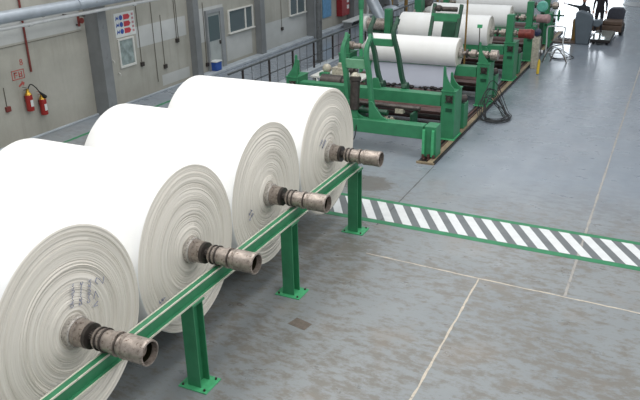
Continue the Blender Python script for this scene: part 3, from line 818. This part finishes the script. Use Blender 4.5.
# scraps of dark waste lying along the tie beam under the web
wt = MB(); rnd = random.Random(4)
for k in range(42):
    x = -7.7+2.3*rnd.random(); y = 19.4+rnd.uniform(-.05, .10)
    wt.ball((x, y, (.64+rnd.uniform(0, .04))), (rnd.uniform(.04, .09), rnd.uniform(.04, .08), rnd.uniform(.02, .06)), 6)
cb = thing('cross_beam', 'rusty red cross beam under the grey web of the nearest machine roll', 'beam', (-9.0, 19.4, 0))
MB().box(.2, 3.8, -.1, .16, .42, .57).build('beam', 'rust', cb)
for x in (.25, 3.7): MB().box(x-.05, x+.05, -.08, .14, 0.03, .42).build('beam_foot', 'rust', cb)
tag(wt.build('waste_scraps', 'dark_edge'), 'dark ragged scraps lying on the rusty beam under the grey web', 'scraps', None, 'stuff')

# ------------------------------------------------------------ clutter left of the machines
def block_group(name, lab, cat, loc): return thing(name, lab, cat, loc)
g = thing('drive_unit', 'dark brown motor drum with white bracket left of the first unwind stand', 'motor', (-7.75, 17.25, 0))
MB().lathe((-.65, 0, 1.13), (1, 0, 0), [(0, .10), (.02, .19), (.62, .19), (.64, .13), (.70, .13)], 24).build('motor_drum', 'steel_dark', g)
MB().cyl((0.05, 0, 1.13), (.35, 0, 1.13), .07, 14).build('drive_shaft', 'steel_dark', g)
mb = MB(); mb.prism([(-.7, .85), (-.1, .85), (-.15, .93), (-.55, .95), (-.62, 1.1), (-.7, 1.25)], 'y', -.24, -.2); mb.build('bracket', 'white', g)
MB().box(-.7, .1, -.18, .18, .0, .9).bevel(.01).build('pedestal', 'green_dark', g)
g = thing('gearbox_table', 'cream gearbox and valves on a pale table left of the swing arms', 'gearbox', (-8.5, 18.85, 0))
MB().box(-.9, .7, -.3, .5, .86, .92).bevel(.01).build('table_top', 'white', g)
for x, y in ((-.8, -.24), (.6, -.24), (-.8, .4), (.6, .4)): MB().box(x-.04, x+.04, y-.04, y+.04, 0, .86).build('table_leg', 'grey_paint', g)
mb = MB(); mb.box(-.3, .1, -.1, .2, .92, 1.16); mb.cyl((-.1, .05, 1.16), (-.1, .05, 1.28), .07, 12); mb.bevel(.01).build('gear_case', 'cream', g)
mb = MB(); mb.ball((-.5, 0, 1.10), (.14, .12, .14)); mb.cyl((-.5, 0, .92), (-.5, 0, 1.05), .09, 12); mb.build('valve_body', 'cream', g)
MB().lathe((.15, .05, 1.08), (1, 0, 0), [(0, .06), (.12, .06), (.12, .16), (.22, .16), (.22, .06), (.3, .06)], 18).build('coupling', 'steel_dark', g)
MB().box(-.62, -.36, -.28, -.1, .92, 1.02).build('green_block', 'green', g)
g = thing('pump', 'small grey pump with dark blue cap left of the nearest left post', 'pump', (-9.55, 16.6, 0))
MB().box(-.25, .25, -.2, .2, 0, .85).bevel(.01).build('pump_base', 'grey_paint', g)
MB().lathe((-.3, 0, .98), (1, 0, 0), [(0, .08), (.03, .11), (.28, .11), (.3, .07), (.55, .07)], 16).build('pump_body', 'steel_white', g)
MB().ball((-.28, 0, 1.0), (.1, .12, .12)).build('pump_cap', 'blue', g)
g = thing('green_upright', 'slim green upright pipe rising behind the left swing arm', 'pole', (-9.22, 21.95, 0))
MB().cyl((0, 0, .05), (0, 0, 4.4), .065, 14).build('pole_shaft', 'green_light', g)
MB().cyl((0, 0, 2.4), (0, 0, 2.9), .09, 14).build('pole_sleeve', 'green', g)
MB().box(-.15, .15, -.15, .15, 0, .05).build('base_plate', 'green', g)
g = thing('coupling_roller', 'large brown grey coupling drum with white disc left of the second machine roll', 'roller', (-9.15, 23.95, 0))
MB().lathe((-.62, -.0, 1.6), (1, 0, 0), [(0, .21), (.72, .21), (.72, .1), (.8, .1)], 28).build('drum', 'steel', g)
MB().lathe((-.78, 0, 1.6), (1, 0, 0), [(0, .2), (.02, .27), (.13, .27), (.15, .21)], 28).build('end_disc', 'white', g)
MB().box(-.5, -.1, -.15, .15, 0, 1.4).bevel(.01).build('pedestal', 'green_dark', g)
# far clutter: columns, ducts, ochre uprights
g = thing('green_column', 'bright green square column far behind the second machine roll', 'column', (-9.75, 29.5, 0))
MB().box(-.17, .17, -.17, .17, 0, 5).bevel(.01).build('column_shaft', 'green', g)
MB().box(-.25, .25, -.25, .25, 0, .04).build('base_plate', 'green', g)
g = thing('green_cabinet', 'small green cabinet behind the coupling drum', 'cabinet', (-10.5, 27.3, 0))
MB().box(-.27, .27, -.25, .25, 0, 1.12).bevel(.02).build('cabinet_body', 'green', g)
MB().box(-.29, .29, -.27, .27, 1.12, 1.18).bevel(.01).build('cabinet_lid', 'teal', g)
g = thing('air_duct', 'slanting silver air duct behind the coupling drum', 'duct', (-11.6, 29, 0))
MB().cyl((.75, 0, .25), (-1.3, .3, 3.6), .24, 24).build('duct_tube', 'pipe_grey', g)
MB().cyl((.66, 0, .4), (.60, .01, .52), .27, 24).build('duct_collar', 'pipe_grey', g)
MB().box(.5, 1.05, -.25, .25, 0, .3).bevel(.01).build('duct_shoe', 'grey_paint', g)
for i, (x, y, lab) in enumerate(((-13.2, 35.4, 'leftmost ochre upright pipe at the top edge'), (-12.45, 35.5, 'second ochre upright pipe from the left at the top edge'), (-11.25, 35.6, 'third ochre upright pipe from the left at the top edge'), (-10.9, 35.7, 'ochre upright pipe right of the green cabinet at the top edge'), (-9.6, 36.2, 'ochre upright pipe just right of the green column at the top edge'), (-8.9, 36.5, 'rightmost ochre upright pipe at the top edge'))):
    g = thing('upright_pipe', lab, 'pipe', (x, y, 0), 0, 'ochre upright pipes in the background')
    MB().cyl((0, 0, .03), (0, 0, 4), .09, 12).build('pipe_shaft', 'ochre', g); MB().box(-.15, .15, -.15, .15, 0, .03).build('base_plate', 'steel_dark', g)
rnd = random.Random(21)
kinds = [('gear_housing', 'housing'), ('pump', 'pump'), ('dark_tank', 'tank')]
spots = [(-12.4, 33.2, 'pipe_grey', 'silver upright tank with domed lid near the far wall pipes'), (-10.0, 32.2, 'white', 'white domed tank behind the green column'),
         (-8.2, 33.3, 'pipe_grey', 'silver domed tank behind the third machine roll'), (-10.7, 33.9, 'steel_dark', 'dark domed tank between the ochre pipes and the green cabinet'),
         (-13.6, 36.5, 'grey_paint', 'grey domed tank in front of the last wall column')]
for x, y, mt, lab in spots:
    g = thing('storage_tank', lab, 'tank', (x, y, 0), PI if x < -12 else 0, 'domed tanks in the background')
    h = rnd.uniform(.7, 1.1); q = rnd.uniform(.35, .45)
    MB().lathe((0, 0, 0), (0, 0, 1), [(0, q), (h, q), (h+.1, q*.9), (h+.18, q*.6), (h+.22, .05)], 24).build('tank_shell', mt, g)
    MB().lathe((0, 0, h*.6), (0, 0, 1), [(0, q+.02), (.05, q+.02)], 24).build('tank_band', 'steel_dark', g)
    MB().tube(curve_pts([(0, 0, h+.2), (.1, 0, h+.5), (.5, .1, h+.6), (.8, .1, h+.2), (.85, .1, .05)]), .05, 10).build('tank_pipe', 'pipe_grey', g)

# vertical pipes on the far left wall
for i, (y, q, mt, lab) in enumerate(((34.3, .12, 'pipe_grey', 'thick silver vertical pipe beside the red cabinet'), (35.3, .07, 'white_pipe', 'thin white vertical pipe beyond the thick silver one'), (36.1, .1, 'grey_paint', 'grey vertical pipe next to the last wall column'))):
    g = thing('vertical_pipe', lab, 'pipe', (WX+.3, y, 0), 0, 'vertical pipes on the far wall')
    MB().cyl((0, 0, .1), (0, 0, 6), q, 16).build('pipe_shaft', mt, g); MB().cyl((0, 0, .8), (0, 0, .86), q+.04, 16).build('pipe_flange', mt, g); MB().box(-.295, 0, -.03, .03, 1.4, 1.46).build('pipe_bracket', 'steel_dark', g)
g = thing('low_bench', 'pale low bench along the wall below the red cabinet', 'bench', (-14.1, 33, 0))
MB().box(-.25, .25, -1.2, 1.4, .28, .34).bevel(.01).build('bench_top', 'poster_white', g)
for y in (-1.1, 1.3): MB().box(-.2, .2, y-.04, y+.04, 0, .28).build('bench_leg', 'grey_paint', g)

# ------------------------------------------------------------ clutter right of the machines
g = thing('yellow_pole', 'thin yellow upright rod between the first and second machine rolls', 'pole', (-5.85, 22.35, 0))
MB().cyl((0, 0, .03), (0, 0, 3.0), .03, 10).build('pole_shaft', 'ochre', g); MB().box(-.1, .1, -.1, .1, 0, .03).build('base_plate', 'green', g)
g = thing('sensor_stand', 'slim green sensor stand with a small head before the second machine roll', 'sensor', (-5.36, 22.3, 0))
MB().cyl((0, 0, .03), (-.05, 0, 1.95), .015, 8).build('stand_rod', 'steel_dark', g); MB().box(-.12, .02, -.04, .04, 1.93, 2.03).build('sensor_head', 'green_light', g); MB().box(-.1, .1, -.1, .1, 0, .03).build('base_plate', 'green', g)
g = thing('belt_guard', 'rounded teal belt guard above the dusty pink motor', 'guard', (-4.45, 28.62, 0))
MB().lathe((-.15, 0, 1.82), (0, -1, 0), [(0, .2), (.18, .2), (.22, .16)], 24).build('guard_shell', 'teal', g)
MB().box(-.2, -.05, -.12, 0, 0, 1.6).build('guard_post', 'green_dark', g)
g = thing('control_motor', 'dark blue motor on a pale stand below the dusty pink motor', 'motor', (-4.3, 26.1, 0))
MB().lathe((0, .2, 1.25), (0, -1, 0), [(0, .09), (.02, .115), (.3, .115), (.33, .06)], 18).build('motor_body', 'navy', g)
MB().box(-.12, .12, -.12, .2, 0, 1.1).bevel(.01).build('motor_stand', 'cream', g)
MB().cyl((0, 0, .6), (.25, 0, .6), .06, 10).build('pipe_stub', 'white_pipe', g)
g = thing('hoop_barrier', 'pale bent pipe hoop standing beside the machines left of the dark mat', 'barrier', (-3.9, 27.6, 0))
MB().tube(curve_pts([(-.3, 0, .02), (-.28, 0, .6), (-.3, 0, 1.15), (-.2, 0, 1.25), (.25, 0, 1.25), (.33, 0, 1.15), (.30, 0, .6), (.5, -.1, .02)], 4), .025, 8).build('hoop', 'white_pipe', g)
MB().tube(curve_pts([(-.3, -.5, .02), (-.1, -.2, .5), (.3, 0, .62)], 4), .022, 8).build('brace', 'steel_dark', g)
MB().tube(curve_pts([(-.05, -.3, .03), (.1, -.1, .45), (.35, -.2, .3), (.55, -.4, .03)], 4), .022, 8).build('brace', 'steel_dark', g)
MB().bar((-.3, 0, .30), (.30, 0, .30), .03, .03).build('rung', 'white_pipe', g)
g = thing('pendant_control', 'yellow pendant handle on a thin dark rod beside the machines', 'control', (-4.0, 25.1, 0))
MB().cyl((0, 0, .02), (0, .3, 1.2), .016, 8).build('rod', 'steel_dark', g)
MB().lathe((0, 0, .02), (0, .22, .9), [(0, .035), (.02, .05), (.42, .045), (.5, .02)], 12).build('handle', 'yellow', g)
# handwheel
g = thing('hand_wheel', 'green handwheel on a short arm right of the farthest big green post', 'handwheel', (-4.35, 30.15, 0))
MB().cyl((-.2, 0, 1.28), (.35, 0, 1.28), .035, 10).build('spindle', 'green_dark', g)
mb = MB(); ring = [(.15, .22*math.cos(2*PI*k/20), 1.28+.22*math.sin(2*PI*k/20)) for k in range(21)]; mb.tube(ring, .022, 6)
for k in range(4): mb.bar((.15, 0, 1.28), (.15, .22*math.cos(PI/2*k), 1.28+.22*math.sin(PI/2*k)), .02, .02)
mb.build('wheel_rim', 'green', g)
MB().box(-.25, -.1, -.1, .1, 0, 1.35).build('wheel_post', 'green', g)
# cable coils on the floor
def coil(name, lab, cx, cy, n, rad, seed, lift=.35):
    rnd = random.Random(seed); pts = []
    par_ = [(rnd.uniform(.55, 1.15), rnd.uniform(.25, 1.0)*lift, rnd.uniform(-.12, .12), rnd.uniform(-.15, .15)) for _ in range(n+1)]
    for k in range(n*16):
        q = k/16; i0 = int(q); fr_ = q-i0
        A, B = par_[i0], par_[i0+1]; sc_, lf, ox, oy = [A[j]*(1-fr_)+B[j]*fr_ for j in range(4)]
        a = 2*PI*fr_; h = max(0, math.cos(a-2.4))**1.6*lf
        pts.append((cx+ox+rad*sc_*.8*math.cos(a), cy+oy+rad*sc_*math.sin(a), .02+.006*i0+h))
    mb = MB(); mb.tube(curve_pts(pts, 3), .011, 6)
    return tag(mb.build(name, 'cable'), lab, 'cable')
coil('cable_coil', 'tangled black cable coil on the floor against the track by the second stand', -4.10, 19.25, 10, .48, 3, 1.0)
coil('cable_coil', 'small black cable loop under the pale pipe frame', -3.75, 28.4, 3, .45, 5, .3)

# dark floor mat
g = thing('floor_mat', 'long dark brown mat lying between the machines and the grey pedestal', 'mat', (-3.95, 31.6, 0))
MB().box(-.75, .58, -.25, .75, 0, .05).bevel(.01).build('mat_base', 'truck_brown', g)
coil('cable_coil', 'black cable loop lying on the dark brown mat', -3.85, 31.9, 2, .3, 9, .1).location = (-.3, 0, .05)

# industrial truck: pedestal, platform, chassis, seat
g = thing('service_truck', 'low industrial truck with tall grey pedestal, shiny platform and dark seat', 'truck', (-3.36, 31.3, 0))
mb = MB()
mb.prism([(-.25, .0), (.26, .0), (.34, .95), (.30, 1.12), (.18, 1.22), (-.18, 1.34), (-.34, 1.26), (-.36, .95)], 'y', 0, .42)
mb.bevel(.04).build('pedestal', 'truck_grey', g)
mb = MB(); mb.prism([(.25, .95), (.62, 1.0), (.70, .85), (.55, .70), (.3, .75)], 'y', .15, .45); mb.bevel(.03).build('side_guard', 'truck_grey', g)
mb = MB(); mb.box(.32, 1.08, .05, 2.4, .10, .22); mb.bevel(.01).build('platform_base', 'dark_edge', g)
MB().box(.32, 1.06, .07, 2.38, .22, .24).build('platform_plate', 'plate', g)
MB().box(-.2, 1.3, 2.5, 3.9, .16, .42).bevel(.02).build('chassis', 'truck_brown', g)
mb = MB(); mb.prism([(.55, .42), (1.28, .42), (1.30, .95), (1.18, 1.08), (.75, 1.08), (.6, .95)], 'y', 3.35, 3.75); mb.bevel(.05).build('seat_back', 'seat_grey', g)
MB().box(.5, 1.28, 2.6, 3.35, .42, .60).bevel(.04).build('seat_cushion', 'truck_brown', g)
mb = MB(); mb.tube(curve_pts([(.45, 2.7, .4), (.42, 2.7, .85), (.5, 2.75, 1.0), (.62, 2.8, .95)], 4), .025, 8); mb.build('steering_lever', 'steel_dark', g)
for x, y in ((-.1, 2.75), (1.25, 2.75), (-.1, 3.65), (1.25, 3.65)):
    MB().lathe((x-.07, y, .2), (1, 0, 0), [(0, .12), (.02, .2), (.14, .2), (.16, .12)], 20).build('wheel', 'black', g)
for x, y in ((.45, .3), (.95, .3), (.45, 2.1), (.95, 2.1)):
    MB().lathe((x-.05, y, .07), (1, 0, 0), [(0, .06), (.1, .06)], 14).build('castor', 'black', g)
MB().box(-.5, -.3, .6, 1.0, .0, .9).bevel(.02).build('battery_box', 'ochre', g)
tag(MB().cyl((-1.75, 44.6, 0), (-1.75, 44.6, .015), 1.1, 40).build('access_cover', 'grey_paint'), 'round dark cover set in the floor at the upper right', 'cover')

# ------------------------------------------------------------ people
def person(name, lab, loc, rz, joints, cloth, parts):
    o = thing(name, lab, 'person', loc, rz)
    V = []; E = []; R_ = []; idx = {}
    for nm, par, co, rad in joints:
        idx[nm] = len(V); V.append(co); R_.append(rad)
        if par: E.append((idx[par], idx[nm]))
    me = bpy.data.meshes.new('body'); me.from_pydata(V, E, [])
    b = bpy.data.objects.new('body', me); COL.objects.link(b); b.parent = o
    sk = b.modifiers.new('skin', 'SKIN')
    for i, s_ in enumerate(me.skin_vertices[0].data):
        q = R_[i]; s_.radius = q if isinstance(q, tuple) else (q, q); s_.use_root = (i == 0)
    sb = b.modifiers.new('sub', 'SUBSURF'); sb.levels = 2; sb.render_levels = 2
    me.materials.append(MT[cloth])
    return o, b
def human(name, lab, loc, rz, cloth, larm, rarm, z0=0):
    J = [('pelvis', None, (0, 0, .95), (.16, .12)), ('waist', 'pelvis', (0, 0, 1.10), (.145, .11)), ('chest', 'waist', (0, -.01, 1.32), (.185, .13)),
         ('neckb', 'chest', (0, 0, 1.46), (.09, .075)), ('neck', 'neckb', (0, -.01, 1.54), .055), ('head1', 'neck', (0, -.02, 1.62), (.075, .09)), ('head2', 'head1', (0, -.02, 1.70), (.078, .095)), ('head3', 'head2', (0, -.01, 1.755), (.05, .06))]
    for s_, n in ((-1, 'L'), (1, 'R')):
        J += [('hip'+n, 'pelvis', (s_*.10, 0, .86), .10), ('knee'+n, 'hip'+n, (s_*.11, -.02, .48), .07), ('ank'+n, 'knee'+n, (s_*.12, .01, .10), .05), ('heel'+n, 'ank'+n, (s_*.12, 0, .05), .05), ('toe'+n, 'heel'+n, (s_*.14, -.17, .035), .035)]
    for s_, n, A in ((-1, 'L', larm), (1, 'R', rarm)):
        J += [('sh'+n, 'chest', (s_*.19, 0, 1.40), .065), ('el'+n, 'sh'+n, A[0], .048), ('wr'+n, 'el'+n, A[1], .034)]
    o, b = person(name, lab, loc, rz, J, cloth, None)
    # head details
    MB().ball((0, -.03, 1.685), (.076, .092, .112), 20).build('face', 'skin', o)
    mb = MB(); mb.ball((0, .005, 1.72), (.084, .10, .10), 20); mb.build('hair', 'hair', o)
    mb = MB(); mb.ball((0, -.125, 1.675), (.014, .02, .024), 8); mb.ball((-.078, -.02, 1.68), (.012, .022, .03), 8); mb.ball((.078, -.02, 1.68), (.012, .022, .03), 8); mb.build('nose_and_ears', 'skin', o)
    mb = MB(); mb.ball((-.03, -.115, 1.70), (.011, .008, .008), 8); mb.ball((.03, -.115, 1.70), (.011, .008, .008), 8); mb.build('eyes', 'black', o)
    MB().ball((0, -.118, 1.632), (.024, .008, .006), 8).build('mouth', 'red_pipe', o)
    for s_, A in ((-1, larm), (1, rarm)):
        w_ = Vector(A[1]); d_ = (w_-Vector(A[0])).normalized()
        mb = MB(); side = d_.cross(Vector((0, 1, 0))); side = side.normalized() if side.length > .1 else Vector((1, 0, 0))
        p = w_+d_*.055
        mb.bar(w_, w_+d_*.10, .075, .03)
        for k, ln in enumerate((.065, .08, .075, .055)):
            q = w_+d_*.09+side*(-.028+.019*k); e = q+d_*ln*.6; mb.tube([q, e, e+d_*ln*.4+Vector((0, -.012, -.008))], .009, 6)
        q = w_+d_*.03-side*.035; mb.tube([q, q+d_*.035-side*.022, q+d_*.07-side*.025], .010, 6)
        mb.bevel(.008).build('hand', 'skin', o)
    return o
human('person', 'person in dark jacket and trousers standing on the shiny platform with arms at sides', (-2.98, 33.3, .24), .1,
      'cloth_dark', ((-.25, 0, 1.13), (-.26, -.08, .88)), ((.25, 0, 1.13), (.26, -.08, .88)))
human('person', 'person in charcoal clothes behind the grey pedestal with left arm stretched out', (-3.50, 32.0, 0), 0,
      'cloth_grey', ((-.42, -.05, 1.45), (-.66, -.12, 1.52)), ((.26, -.05, 1.15), (.22, -.22, 1.02)))
